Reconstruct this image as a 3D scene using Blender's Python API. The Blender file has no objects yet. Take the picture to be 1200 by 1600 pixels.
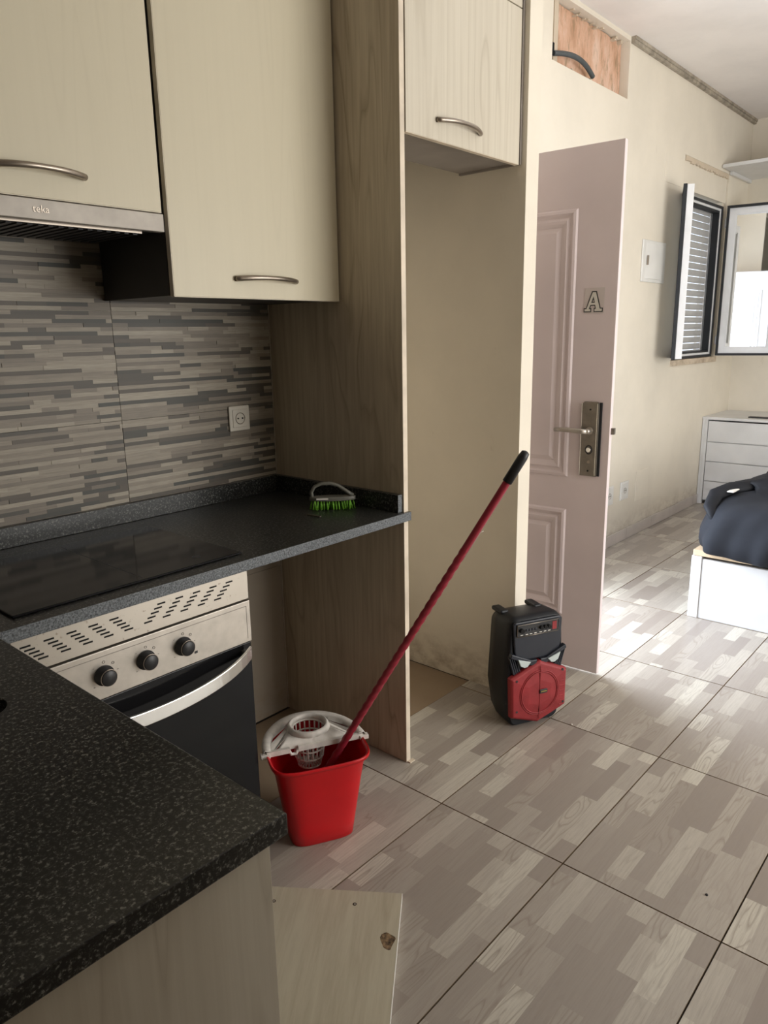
import bpy, bmesh, math, random
from mathutils import Vector, Matrix
PI = math.pi
random.seed(7)
scn = bpy.context.scene
COL = scn.collection

# ------------------------------------------------------------------ camera
cd = bpy.data.cameras.new('camera'); cam = bpy.data.objects.new('camera', cd); COL.objects.link(cam)
cd.sensor_fit = 'VERTICAL'; cd.sensor_height = 32.0; cd.sensor_width = 24.0; cd.lens = 1149.94 * 32 / 1600
cd.clip_start = 0.02
R_ = Vector((0.6603696, -0.75074776, -0.01702333)); U_ = Vector((0.18669036, 0.14217378, 0.97207681)); F_ = Vector((0.72736421, 0.64510807, -0.23404461))
cam.matrix_world = Matrix(((R_.x, U_.x, -F_.x, -1.7589), (R_.y, U_.y, -F_.y, -2.0907), (R_.z, U_.z, -F_.z, 1.4542), (0, 0, 0, 1)))
scn.camera = cam

# ------------------------------------------------------------------ world, lights, exposure
scn.view_settings.view_transform = 'Standard'; scn.view_settings.look = 'None'
scn.view_settings.exposure = 0.0; scn.view_settings.gamma = 1.0; scn.view_settings.use_curve_mapping = False
w = bpy.data.worlds.new('world'); scn.world = w; w.use_nodes = True
w.node_tree.nodes['Background'].inputs[0].default_value = (0.80, 0.88, 1.0, 1)
w.node_tree.nodes['Background'].inputs[1].default_value = 1.6

def area(name, loc, direction, sx, sy, power, color, spread=PI):
    l = bpy.data.lights.new(name, 'AREA'); l.shape = 'RECTANGLE'; l.size = sx; l.size_y = sy
    l.energy = power; l.color = color; l.spread = spread
    o = bpy.data.objects.new(name, l); COL.objects.link(o); o.location = loc
    o.rotation_euler = Vector(direction).to_track_quat('-Z', 'Y').to_euler()
    return o
# daylight through the open entrance door, the balcony window behind the camera
area('doorway_daylight', (1.40, 0.24, 1.15), (0, -1, 0), 0.84, 2.0, 92, (0.78, 0.87, 1.0))
area('balcony_daylight', (1.5, -4.35, 1.35), (0, 1, 0), 2.5, 1.9, 103, (1.0, 0.96, 0.88))

# ------------------------------------------------------------------ materials
def mk(name):
    m = bpy.data.materials.new(name); m.use_nodes = True; nt = m.node_tree
    return m, nt, nt.nodes['Principled BSDF'], nt.nodes, nt.links
def setv(b, rough, metal=0, spec=0.5, coat=0):
    b.inputs['Roughness'].default_value = rough; b.inputs['Metallic'].default_value = metal
    b.inputs['Specular IOR Level'].default_value = spec; b.inputs['Coat Weight'].default_value = coat
def ramp(nt, src, stops, interp='LINEAR'):
    r = nt.nodes.new('ShaderNodeValToRGB'); r.color_ramp.interpolation = interp
    e = r.color_ramp.elements
    while len(e) < len(stops): e.new(0.5)
    for i, (p, c) in enumerate(stops):
        e[i].position = p; e[i].color = (c, c, c, 1) if isinstance(c, (int, float)) else (*c, 1)
    nt.links.new(src, r.inputs[0]); return r.outputs[0]
def coords(nt, scale=(1, 1, 1), kind='Object'):
    t = nt.nodes.new('ShaderNodeTexCoord'); m = nt.nodes.new('ShaderNodeMapping')
    m.inputs['Scale'].default_value = scale; nt.links.new(t.outputs[kind], m.inputs[0]); return m
def noise(nt, vec, scale=5, detail=3, rough=0.5, dist=0):
    n = nt.nodes.new('ShaderNodeTexNoise'); n.inputs['Scale'].default_value = scale; n.inputs['Detail'].default_value = detail
    n.inputs['Roughness'].default_value = rough; n.inputs['Distortion'].default_value = dist
    nt.links.new(vec, n.inputs['Vector']); return n.outputs['Fac']
def mix(nt, fac, a, b, mode='MIX'):
    x = nt.nodes.new('ShaderNodeMix'); x.data_type = 'RGBA'; x.blend_type = mode
    for s, v in ((x.inputs['Factor'], fac), (x.inputs['A'], a), (x.inputs['B'], b)):
        if isinstance(v, (int, float)): s.default_value = v
        elif isinstance(v, tuple): s.default_value = (*v, 1)
        else: nt.links.new(v, s)
    return x.outputs['Result']
def mathn(nt, op, a, b=None):
    x = nt.nodes.new('ShaderNodeMath'); x.operation = op
    for i, v in enumerate((a, b)):
        if v is None: continue
        if isinstance(v, (int, float)): x.inputs[i].default_value = v
        else: nt.links.new(v, x.inputs[i])
    return x.outputs[0]
def bump(nt, b, h, strength=0.1, dist=0.002):
    n = nt.nodes.new('ShaderNodeBump'); n.inputs['Strength'].default_value = strength; n.inputs['Distance'].default_value = dist
    nt.links.new(h, n.inputs['Height']); nt.links.new(n.outputs[0], b.inputs['Normal'])

def plain(name, col, rough=0.5, metal=0, var=0.06, vs=6, spec=0.5, bmp=0, bs=60, coat=0):
    m, nt, b, N, L = mk(name); setv(b, rough, metal, spec, coat)
    f = noise(nt, coords(nt).outputs[0], vs, 4)
    d = tuple(max(0, c * (1 - var * 2)) for c in col); e = tuple(min(1, c * (1 + var)) for c in col)
    L.new(ramp(nt, f, [(0.3, d), (0.7, e)]), b.inputs['Base Color'])
    if bmp: bump(nt, b, noise(nt, coords(nt).outputs[0], bs, 3), bmp)
    return m

def wood(name, light, dark, sc=(9, 9, 0.7), contrast=0.5, rough=0.45, rings=7, knots=False):
    """washed laminate: long streaks plus contour lines of a stretched noise"""
    m, nt, b, N, L = mk(name); setv(b, rough, 0, 0.35)
    mp = coords(nt, sc)
    n1 = noise(nt, mp.outputs[0], 1.0, 2, 0.45, 0.4)
    ring = mathn(nt, 'FRACT', mathn(nt, 'MULTIPLY', n1, rings))
    lines = ramp(nt, ring, [(0.0, 1.0), (0.12, 0.1), (0.8, 0.0), (1.0, 0.75)])
    mp2 = coords(nt, (sc[0] * 9, sc[1] * 9, sc[2] * 2.5))
    st = ramp(nt, noise(nt, mp2.outputs[0], 1.0, 4, 0.65), [(0.35, 0.0), (0.7, 1.0)])
    big = ramp(nt, noise(nt, coords(nt, (sc[0] * .35, sc[1] * .35, sc[2] * 1.5)).outputs[0], 1.0, 3), [(0.35, 0.0), (0.7, 1.0)])
    a = mix(nt, mathn(nt, 'MULTIPLY', st, 0.42 * contrast), light, dark)
    c = mix(nt, mathn(nt, 'MULTIPLY', mathn(nt, 'MULTIPLY', lines, big), 0.95 * contrast), a, dark)
    c = mix(nt, mathn(nt, 'MULTIPLY', big, 0.25 * contrast), c, dark)
    L.new(c, b.inputs['Base Color']); bump(nt, b, st, 0.05, 0.001)
    return m

def wall_paint(name, col, stain=0.25, low=True):
    m, nt, b, N, L = mk(name); setv(b, 0.75, 0, 0.25)
    n = noise(nt, coords(nt, (1, 1, 1)).outputs[0], 2.2, 5, 0.6)
    s = ramp(nt, n, [(0.35, tuple(c * 0.93 for c in col)), (0.6, col)])
    sp = ramp(nt, noise(nt, coords(nt, (1, 1, 0.45)).outputs[0], 14, 5, 0.65), [(0.66, 0.0), (0.78, 1.0)])
    c = mix(nt, mathn(nt, 'MULTIPLY', sp, stain), s, (0.42, 0.34, 0.25))
    if low:     # scuffs and damp dirt in the lowest hand's breadth of the wall
        sx = nt.nodes.new('ShaderNodeSeparateXYZ'); L.new(coords(nt).outputs[0], sx.inputs[0])
        h = ramp(nt, sx.outputs[2], [(0.0, 1.0), (0.22, 0.0)])
        g = ramp(nt, noise(nt, coords(nt, (1, 1, 1.6)).outputs[0], 9, 6, 0.7), [(0.42, 0.0), (0.66, 1.0)])
        c = mix(nt, mathn(nt, 'MULTIPLY', mathn(nt, 'MULTIPLY', h, g), 0.7), c, (0.30, 0.22, 0.15))
    L.new(c, b.inputs['Base Color'])
    bump(nt, b, noise(nt, coords(nt).outputs[0], 40, 4), 0.12, 0.002)
    return m

M = {}
M['wall'] = wall_paint('cream_wall_paint', (0.80, 0.74, 0.635))
M['wall_clean'] = wall_paint('cream_wall_paint_plain', (0.80, 0.74, 0.635), 0.15, False)
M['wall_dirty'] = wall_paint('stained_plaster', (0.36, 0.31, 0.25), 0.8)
M['ceil'] = wall_paint('ceiling_paint', (0.88, 0.83, 0.79), 0.08, False)
M['cornice'] = plain('brown_cornice', (0.40, 0.35, 0.28), 0.8, 0, 0.2, 20)
M['wood'] = wood('washed_pine_laminate', (0.64, 0.56, 0.43), (0.27, 0.20, 0.125), (7, 7, 1.1), 0.95, 0.45, 6)
M['wood_door'] = wood('pale_pine_laminate', (0.66, 0.61, 0.51), (0.36, 0.30, 0.22), (8, 8, 0.6), 0.5)
M['satin'] = wood('cream_satin_laminate', (0.66, 0.60, 0.455), (0.52, 0.46, 0.34), (8, 8, 0.6), 0.22, 0.38)
M['board'] = wood('loose_board_pine', (0.52, 0.48, 0.37), (0.28, 0.22, 0.15), (7, 0.6, 7), 0.8)
M['edge'] = plain('cream_edge_band', (0.80, 0.72, 0.58), 0.45, 0, 0.1, 14)
M['edge_dirty'] = plain('chipped_edge_band', (0.76, 0.66, 0.53), 0.5, 0, 0.12, 9)
M['white_edge'] = plain('white_edge_band', (0.82, 0.80, 0.74), 0.4)
M['carcass'] = plain('grey_carcass_board', (0.26, 0.23, 0.205), 0.6, 0, 0.08)
M['dark_side'] = plain('dark_brown_side_board', (0.045, 0.04, 0.038), 0.45, 0, 0.1)
M['steel'] = plain('brushed_steel', (0.50, 0.46, 0.41), 0.40, 0.8, 0.06, 30)
M['steel_dirty'] = None
M['bright_steel'] = plain('bright_steel', (0.80, 0.79, 0.76), 0.22, 0.9, 0.04)
M['bronze'] = plain('satin_nickel_handle', (0.36, 0.31, 0.26), 0.33, 0.9, 0.05)
M['black_glass'] = plain('black_glass', (0.010, 0.010, 0.011), 0.10, 0, 0.02, 3, 0.16)
M['black'] = plain('black_plastic', (0.018, 0.018, 0.02), 0.42, 0, 0.1)
M['void'] = plain('black_void', (0.006, 0.006, 0.006), 0.9)
M['gasket'] = plain('black_rubber_gasket', (0.012, 0.014, 0.018), 0.6)
M['plastic_white'] = plain('white_plastic', (0.78, 0.77, 0.74), 0.35, 0, 0.04)
M['plastic_cream'] = plain('cream_plastic', (0.70, 0.66, 0.58), 0.4, 0, 0.05)
M['pvc'] = plain('white_lacquered_aluminium', (0.84, 0.85, 0.87), 0.3, 0, 0.03)
M['slat'] = plain('grey_shutter_slat', (0.50, 0.50, 0.50), 0.5, 0, 0.05)
M['furn'] = plain('white_melamine', (0.70, 0.70, 0.70), 0.4, 0, 0.04, 5)
M['beige'] = plain('beige_mattress_fabric', (0.66, 0.50, 0.33), 0.8)
M['doorpaint'] = plain('pinkish_grey_door_lacquer', (0.80, 0.69, 0.70), 0.42, 0, 0.04, 3)
M['doorwhite'] = plain('white_door_lacquer', (0.80, 0.80, 0.82), 0.4, 0, 0.03, 3)
M['lockplate'] = plain('worn_nickel_lock_plate', (0.26, 0.235, 0.205), 0.38, 0.85, 0.1, 25)
M['red'] = plain('red_bucket_plastic', (0.60, 0.006, 0.012), 0.32, 0, 0.05)
M['white_strainer'] = plain('grimy_white_plastic', (0.74, 0.70, 0.65), 0.4, 0, 0.12, 25)
M['pole'] = plain('dark_red_pole', (0.33, 0.025, 0.045), 0.35, 0.1, 0.08, 30)
M['yarn'] = plain('grey_mop_yarn', (0.45, 0.40, 0.36), 0.9)
M['speaker'] = plain('charcoal_speaker_plastic', (0.010, 0.012, 0.016), 0.42, 0, 0.15, 8, 0.3, 0.1, 300)
M['speaker_trim'] = plain('slate_speaker_trim', (0.022, 0.025, 0.035), 0.35, 0, 0.08, 6, 0.35)
M['grille'] = plain('red_speaker_grille', (0.30, 0.025, 0.03), 0.5, 0.15, 0.12, 18, 0.5, 0.35, 420)
M['lens'] = plain('milky_lamp_lens', (0.55, 0.62, 0.62), 0.3)
M['label'] = plain('white_print', (0.75, 0.72, 0.66), 0.5)
M['green'] = plain('lime_bristles', (0.20, 0.50, 0.04), 0.5, 0, 0.2, 80)
M['brush'] = plain('grey_brush_plastic', (0.17, 0.165, 0.14), 0.4)
M['navy'] = plain('navy_bed_linen', (0.016, 0.018, 0.024), 0.85, 0, 0.15, 5, 0.3, 0.3, 30)
M['garment'] = plain('black_garment_cloth', (0.009, 0.010, 0.014), 0.65, 0, 0.2, 10, 0.3, 0.4, 40)
M['hose'] = plain('grey_corrugated_conduit', (0.07, 0.08, 0.085), 0.5)
M['sticker'] = None
M['ink'] = plain('black_ink', (0.02, 0.02, 0.02), 0.5)
M['markings'] = plain('grey_engraved_marks', (0.20, 0.18, 0.16), 0.5)
M['grout'] = plain('dark_grout', (0.055, 0.045, 0.038), 0.9)
M['cement'] = wall_paint('bare_brown_cement', (0.33, 0.25, 0.17), 0.5)
M['plaster'] = wall_paint('rough_filler_plaster', (0.66, 0.56, 0.44), 0.9)

def _steel_dirty():
    m, nt, b, N, L = mk('rust_specked_steel'); setv(b, 0.38, 0.8, 0.5)
    f = ramp(nt, noise(nt, coords(nt, (1, 1, 1)).outputs[0], 55, 4, 0.7), [(0.60, 0.0), (0.68, 1.0)])
    g = ramp(nt, noise(nt, coords(nt, (1, 1, 1)).outputs[0], 6, 2), [(0.42, 0.0), (0.65, 1.0)])
    fac = mathn(nt, 'MULTIPLY', f, g)
    L.new(mix(nt, fac, (0.49, 0.45, 0.395), (0.14, 0.08, 0.045)), b.inputs['Base Color'])
    L.new(mix(nt, fac, (0.85,) * 3, (0.1,) * 3), b.inputs['Metallic']); return m
M['steel_dirty'] = _steel_dirty()

def _granite():
    m, nt, b, N, L = mk('black_speckled_granite'); setv(b, 0.30, 0, 0.45)
    v = nt.nodes.new('ShaderNodeTexVoronoi'); v.inputs['Scale'].default_value = 430
    L.new(coords(nt).outputs[0], v.inputs['Vector'])
    sep = nt.nodes.new('ShaderNodeSeparateColor'); L.new(v.outputs['Color'], sep.inputs[0])
    n = noise(nt, coords(nt).outputs[0], 150, 3, 0.6)
    s = mathn(nt, 'MULTIPLY', sep.outputs[0], ramp(nt, n, [(0.42, 0.0), (0.62, 1.0)]))
    L.new(ramp(nt, s, [(0.1, (0.012, 0.012, 0.012)), (0.45, (0.055, 0.057, 0.052)), (0.8, (0.22, 0.22, 0.20))]), b.inputs['Base Color'])
    bump(nt, b, n, 0.02, 0.001)
    return m
M['granite'] = _granite()
def _granite_edge():
    m, nt, b, N, L = mk('matt_granite_edge'); setv(b, 0.5, 0, 0.4)
    n = noise(nt, coords(nt).outputs[0], 240, 4, 0.7)
    L.new(ramp(nt, n, [(0.38, (0.05, 0.055, 0.06)), (0.66, (0.22, 0.24, 0.26))]), b.inputs['Base Color']); return m
M['granite_edge'] = _granite_edge()

def _floor_print():
    """printed plank pattern: attribute pk = (tone, random offset, grain strength)"""
    m, nt, b, N, L = mk('printed_plank_ceramic'); setv(b, 0.32, 0, 0.45)
    at = nt.nodes.new('ShaderNodeAttribute'); at.attribute_name = 'pk'
    sep = nt.nodes.new('ShaderNodeSeparateColor'); L.new(at.outputs['Color'], sep.inputs[0])
    tone, off, gr = sep.outputs[0], sep.outputs[1], sep.outputs[2]
    tc = nt.nodes.new('ShaderNodeTexCoord')
    cmb = nt.nodes.new('ShaderNodeCombineXYZ')
    L.new(mathn(nt, 'MULTIPLY', off, 37.0), cmb.inputs[0]); L.new(mathn(nt, 'MULTIPLY', off, 91.0), cmb.inputs[1])
    va = nt.nodes.new('ShaderNodeVectorMath'); va.operation = 'ADD'; L.new(tc.outputs['Object'], va.inputs[0]); L.new(cmb.outputs[0], va.inputs[1])
    def mp(s):
        q = nt.nodes.new('ShaderNodeMapping'); q.inputs['Scale'].default_value = s; L.new(va.outputs[0], q.inputs[0]); return q.outputs[0]
    base = ramp(nt, tone, [(0.0, (0.285, 0.245, 0.215)), (0.35, (0.36, 0.32, 0.28)), (0.65, (0.43, 0.39, 0.34)), (1.0, (0.56, 0.525, 0.455))])
    n1 = noise(nt, mp((2.6, 17, 1)), 1.0, 1.5, 0.4, 0.25)
    ring = mathn(nt, 'FRACT', mathn(nt, 'MULTIPLY', n1, 11))
    ln = ramp(nt, ring, [(0.0, 1.0), (0.16, 0.15), (0.75, 0.0), (1.0, 0.8)])
    st = ramp(nt, noise(nt, mp((9, 170, 1)), 1.0, 4, 0.7), [(0.42, 0.0), (0.72, 1.0)])
    cr = ramp(nt, noise(nt, mp((11, 70, 1)), 1.0, 5, 0.75, 0.6), [(0.60, 0.0), (0.68, 1.0)])
    c = mix(nt, mathn(nt, 'MULTIPLY', mathn(nt, 'MULTIPLY', ln, gr), 0.75), base, (0.27, 0.225, 0.185))
    c = mix(nt, mathn(nt, 'MULTIPLY', st, 0.42), c, (0.26, 0.22, 0.19))
    c = mix(nt, mathn(nt, 'MULTIPLY', mathn(nt, 'MULTIPLY', cr, tone), 0.55), c, (0.30, 0.25, 0.21))
    L.new(c, b.inputs['Base Color']); return m
M['floor'] = _floor_print()

def _strip_print():
    m, nt, b, N, L = mk('printed_slate_strip_ceramic'); setv(b, 0.5, 0, 0.35)
    at = nt.nodes.new('ShaderNodeAttribute'); at.attribute_name = 'pk'
    sep = nt.nodes.new('ShaderNodeSeparateColor'); L.new(at.outputs['Color'], sep.inputs[0])
    base = ramp(nt, sep.outputs[0], [(0.0, (0.075, 0.077, 0.070)), (0.25, (0.13, 0.11, 0.09)), (0.5, (0.24, 0.205, 0.168)), (0.75, (0.35, 0.305, 0.245)), (1.0, (0.44, 0.39, 0.315))])
    st = ramp(nt, noise(nt, coords(nt, (14, 1, 260)).outputs[0], 1.0, 4, 0.7), [(0.35, 0.0), (0.7, 1.0)])
    c = mix(nt, mathn(nt, 'MULTIPLY', st, 0.38), base, (0.09, 0.08, 0.068))
    L.new(c, b.inputs['Base Color']); bump(nt, b, st, 0.15, 0.001); return m
M['strips'] = _strip_print()

def _brickboard():
    m, nt, b, N, L = mk('exposed_pink_brick_plaster'); setv(b, 0.9, 0, 0.2)
    n = noise(nt, coords(nt, (3, 3, 1.2)).outputs[0], 3, 6, 0.65)
    c = ramp(nt, n, [(0.32, (0.52, 0.31, 0.20)), (0.48, (0.66, 0.42, 0.30)), (0.62, (0.74, 0.54, 0.43))])
    n2 = ramp(nt, noise(nt, coords(nt, (4, 4, 1.1)).outputs[0], 4.5, 5, 0.7), [(0.52, 0.0), (0.62, 1.0)])
    c = mix(nt, mathn(nt, 'MULTIPLY', n2, 0.65), c, (0.28, 0.21, 0.12))
    L.new(c, b.inputs['Base Color']); bump(nt, b, n, 0.5, 0.01); return m
M['brick'] = _brickboard()

def _sash_glass():
    m, nt, b, N, L = mk('coated_window_glass')
    g = nt.nodes.new('ShaderNodeBsdfGlossy'); g.inputs['Roughness'].default_value = 0.02; g.inputs['Color'].default_value = (0.93, 0.94, 0.95, 1)
    t = nt.nodes.new('ShaderNodeBsdfTransparent'); t.inputs['Color'].default_value = (0.82, 0.85, 0.84, 1)
    x = nt.nodes.new('ShaderNodeMixShader'); x.inputs[0].default_value = 0.72
    L.new(t.outputs[0], x.inputs[1]); L.new(g.outputs[0], x.inputs[2]); L.new(x.outputs[0], nt.nodes['Material Output'].inputs[0]); return m
M['glass'] = _sash_glass()
def _sticker():
    m, nt, b, N, L = mk('clear_sticker_film'); setv(b, 0.3)
    b.inputs['Base Color'].default_value = (0.66, 0.58, 0.56, 1); return m
M['sticker'] = _sticker()

# ------------------------------------------------------------------ mesh helper
class B:
    def __init__(s): s.v = []; s.f = []; s.mi = []; s.pk = []; s.sm = []
    def add(s, vs, fs, mi=0, pk=(0, 0, 0), sm=False):
        n = len(s.v); s.v += [tuple(p) for p in vs]
        for f in fs: s.f.append(tuple(n + i for i in f)); s.mi.append(mi); s.pk.append(pk); s.sm.append(sm)
        return s
    def box(s, x0, x1, y0, y1, z0, z1, mi=0, pk=(0, 0, 0)):
        vs = [(x, y, z) for z in (z0, z1) for y in (y0, y1) for x in (x0, x1)]
        return s.add(vs, [(0, 2, 3, 1), (4, 5, 7, 6), (0, 1, 5, 4), (2, 6, 7, 3), (0, 4, 6, 2), (1, 3, 7, 5)], mi, pk)
    def prism(s, poly, a, b_, axis='z', mi=0, sm=False):
        """extrude a 2D polygon (ccw) along an axis: z -> (x,y), y -> (x,z), x -> (y,z)"""
        def P(p, t): return {'z': (p[0], p[1], t), 'y': (p[0], t, p[1]), 'x': (t, p[0], p[1])}[axis]
        n = len(poly); vs = [P(p, a) for p in poly] + [P(p, b_) for p in poly]
        s.add(vs, [tuple(range(n - 1, -1, -1)), tuple(range(n, 2 * n))], mi)
        s.add(vs, [(i, (i + 1) % n, n + (i + 1) % n, n + i) for i in range(n)], mi, sm=sm); return s
    def ring(s, rings, mi=0, closed=True, cap=True, sm=True):
        n = len(rings[0]); vs = [p for r in rings for p in r]; fs = []
        for k in range(len(rings) - 1):
            for i in range(n if closed else n - 1):
                j = (i + 1) % n; fs.append((k * n + i, k * n + j, (k + 1) * n + j, (k + 1) * n + i))
        s.add(vs, fs, mi, sm=sm)
        if cap:
            s.add(rings[0], [tuple(range(n - 1, -1, -1))], mi); s.add(rings[-1], [tuple(range(n))], mi)
        return s
    def tube(s, path, r, n=10, mi=0, cap=True, flat=1.0, up=None):
        path = [Vector(p) for p in path]; rr = r if isinstance(r, (list, tuple)) else [r] * len(path)
        rings = []; ref = Vector(up) if up else None
        for i, p in enumerate(path):
            t = (path[min(i + 1, len(path) - 1)] - path[max(i - 1, 0)]).normalized()
            if ref is None: ref = Vector((0, 0, 1)) if abs(t.z) < 0.9 else Vector((1, 0, 0))
            a = (ref - t * ref.dot(t)).normalized(); b_ = t.cross(a); ref = a
            rings.append([tuple(p + (a * math.cos(2 * PI * k / n) * flat + b_ * math.sin(2 * PI * k / n)) * rr[i]) for k in range(n)])
        return s.ring(rings, mi, True, cap)
    def cyl(s, c, axis, r, h, n=20, mi=0, r2=None, cap=True):
        c = Vector(c); a = Vector(axis).normalized(); return s.tube([c, c + a * h], [r, r if r2 is None else r2], n, mi, cap)
    def lathe(s, prof, c=(0, 0, 0), n=28, mi=0, sm=True):
        s.ring([[(c[0] + r * math.cos(2 * PI * k / n), c[1] + r * math.sin(2 * PI * k / n), c[2] + z) for k in range(n)] for r, z in prof], mi, True, False, sm); return s
    def build(s, name, mats, parent=None, org=(0, 0, 0), bevel=0, seg=2, attr=False, loc=None, fix=True):
        me = bpy.data.meshes.new(name)
        me.from_pydata([(x - org[0], y - org[1], z - org[2]) for x, y, z in s.v], [], s.f)
        if not isinstance(mats, (list, tuple)): mats = [mats]
        for m in mats: me.materials.append(M[m] if isinstance(m, str) else m)
        me.polygons.foreach_set('material_index', s.mi); me.polygons.foreach_set('use_smooth', s.sm)
        if attr:
            a = me.attributes.new('pk', 'FLOAT_COLOR', 'FACE')
            a.data.foreach_set('color', [c for p in s.pk for c in (*p, 1)])
        if fix:
            bm = bmesh.new(); bm.from_mesh(me); bmesh.ops.remove_doubles(bm, verts=bm.verts, dist=1e-5) if not attr else None
            bmesh.ops.recalc_face_normals(bm, faces=bm.faces); bm.to_mesh(me); bm.free()
        o = bpy.data.objects.new(name, me); COL.objects.link(o)
        if parent: o.parent = parent
        if loc is not None: o.location = loc
        if bevel:
            md = o.modifiers.new('bevel', 'BEVEL'); md.width = bevel; md.segments = seg; md.limit_method = 'ANGLE'; md.angle_limit = 0.6
        return o
def thing(name, label, cat, loc=(0, 0, 0), rz=0, group=None, rot=None):
    o = bpy.data.objects.new(name, None); COL.objects.link(o); o.empty_display_size = 0.05
    o.location = loc; o.rotation_euler = rot if rot else (0, 0, rz)
    o['label'] = label; o['category'] = cat
    if group: o['group'] = group
    return o
def tag(o, label, cat, group=None):
    o['label'] = label; o['category'] = cat
    if group: o['group'] = group
    return o
def struct(o, label=None):
    o['kind'] = 'structure'
    if label: o['label'] = label; o['category'] = o.name.split('_')[0]
    return o
def text(name, body, size, mat, parent, loc, rot, depth=0.0008):
    cu = bpy.data.curves.new(name, 'FONT'); cu.body = body; cu.size = size; cu.extrude = depth; cu.align_x = 'CENTER'; cu.align_y = 'CENTER'
    t = bpy.data.objects.new('tmp_text', cu); COL.objects.link(t)
    dg = bpy.context.evaluated_depsgraph_get(); me = bpy.data.meshes.new_from_object(t.evaluated_get(dg))
    bpy.data.objects.remove(t); me.materials.clear(); me.materials.append(M[mat])
    o = bpy.data.objects.new(name, me); COL.objects.link(o); o.parent = parent; o.location = loc; o.rotation_euler = rot
    return o

# ------------------------------------------------------------------ room shell
XW, XE, YS, H = -1.95, 5.30, -4.2, 3.13
b = B()
b.box(XW, 0.0, .010, .16, 0, H)
b.box(0, .98, 0, .16, 0, H).box(.98, 1.82, 0, .16, 2.15, H)
b.box(1.82, 1.94, 0, .16, 0, H).box(1.94, 2.85, 0, .16, 0, 2.795).box(1.94, 2.85, 0.07, .16, 2.795, H).box(2.85, 3.84, 0, .16, 0, H)
b.box(3.84, 4.80, 0, .16, 0, 1.20).box(3.84, 4.80, 0, .16, 2.645, H).box(4.80, XE, 0, .16, 0, H)
wn = struct(b.build('wall_north', 'wall'), 'long cream wall with the entrance door and the small window')
# the top of the hole above the door is still closed by the lintel plaster
b = B(); b.box(1.94, 2.85, 0.0, .069, 3.105, H); b.build('plaster_strip', 'wall', wn)
b = B(); random.seed(3)
n = 16; top = []
vs = []; fs = []
for i in range(n + 1):
    for j in range(6):
        vs.append((2.055 + (2.848 - 2.055) * i / n, .055 + random.uniform(-.004, .004), 2.797 + (3.10 - 2.797) * j / 5))
for i in range(n):
    for j in range(5): fs.append((i * 6 + j, i * 6 + j + 1, (i + 1) * 6 + j + 1, (i + 1) * 6 + j))
b.add(vs, fs); b.box(2.055, 2.848, .0585, .069, 2.797, 3.10)
o = b.build('bare_brick_face', 'brick', wn); o['label'] = 'rough pinkish orange bare patch'
b = B(); b.box(1.945, 2.055, .035, .069, 2.797, 3.10).box(2.0, 2.03, .028, .035, 2.797, 3.10); b.build('plaster_jamb', 'plaster', wn)
b = B()
for i in range(26):
    x = 2.2 + .62 * random.random(); z = random.choice((2.798, 2.798, 3.08)) + random.random() * .018; r = random.uniform(.004, .012)
    b.box(x, x + r * 2, .03, .058, z, z + r)
o = b.build('plaster_crumbs', 'plaster', wn); o['kind'] = 'stuff'
b = B(); b.box(3.50, 3.815, -.0025, 0, 2.425, 2.60); b.build('patched_square', 'wall', wn, bevel=.001)
b = B(); b.box(1.95, 1.975, .02, .034, 2.80, 2.87).box(1.955, 2.0, .022, .034, 2.84, 2.89); b.build('torn_cable_hole', 'void', wn)

we = struct(B().box(XE, XE + .1, YS - .1, .16, 0, H).build('wall_east', 'wall'), 'cream end wall behind the white dresser')
ww = struct(B().box(XW - .1, XW, YS - .1, .16, 0, H).build('wall_west', M.setdefault('taupe', plain('taupe_wall_tile', (.20, .175, .145), .5))), 'unseen wall in low-bounce taupe beside the sink leg of the worktop')  # out of view; dark colour chosen to cut bounce light into the kitchen
b = B(); b.box(XW, .3, YS - .1, YS, 0, H).box(.3, 2.9, YS - .1, YS, 2.35, H).box(.3, 2.9, YS - .1, YS, 0, .35).box(2.9, XE, YS - .1, YS, 0, H)
b.box(XW, -.34, YS, -2.33, 0, H)  # unseen block added to keep balcony light off the lower left kitchen
struct(b.build('wall_south', 'wall'), 'cream wall with the balcony window behind the viewer, plus an unseen block added for shade')
stub = struct(B().box(.655, .738, -.64, -.002, 0, H).build('wall_partition', 'wall'), 'narrow cream wall end between fridge niche and entrance door')
struct(B().box(XW - .1, XE + .1, YS - .1, .16, H, H + .1).build('ceiling', 'ceil'), 'plain off-white ceiling')
b = B(); b.box(2.86, XE, -.022, 0, 3.095, H).box(2.86, XE, -.03, -.022, 3.112, H)
struct(b.build('trim_1', 'cornice'), 'brown strip along the ceiling above the window wall')  # brown strip drawn along the dark gap between wall and ceiling

fl = struct(B().box(XW - .1, XE + .1, YS - .1, .16, -.12, -.009).build('floor', 'grout'), 'ceramic floor printed with grey and cream planks')
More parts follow.
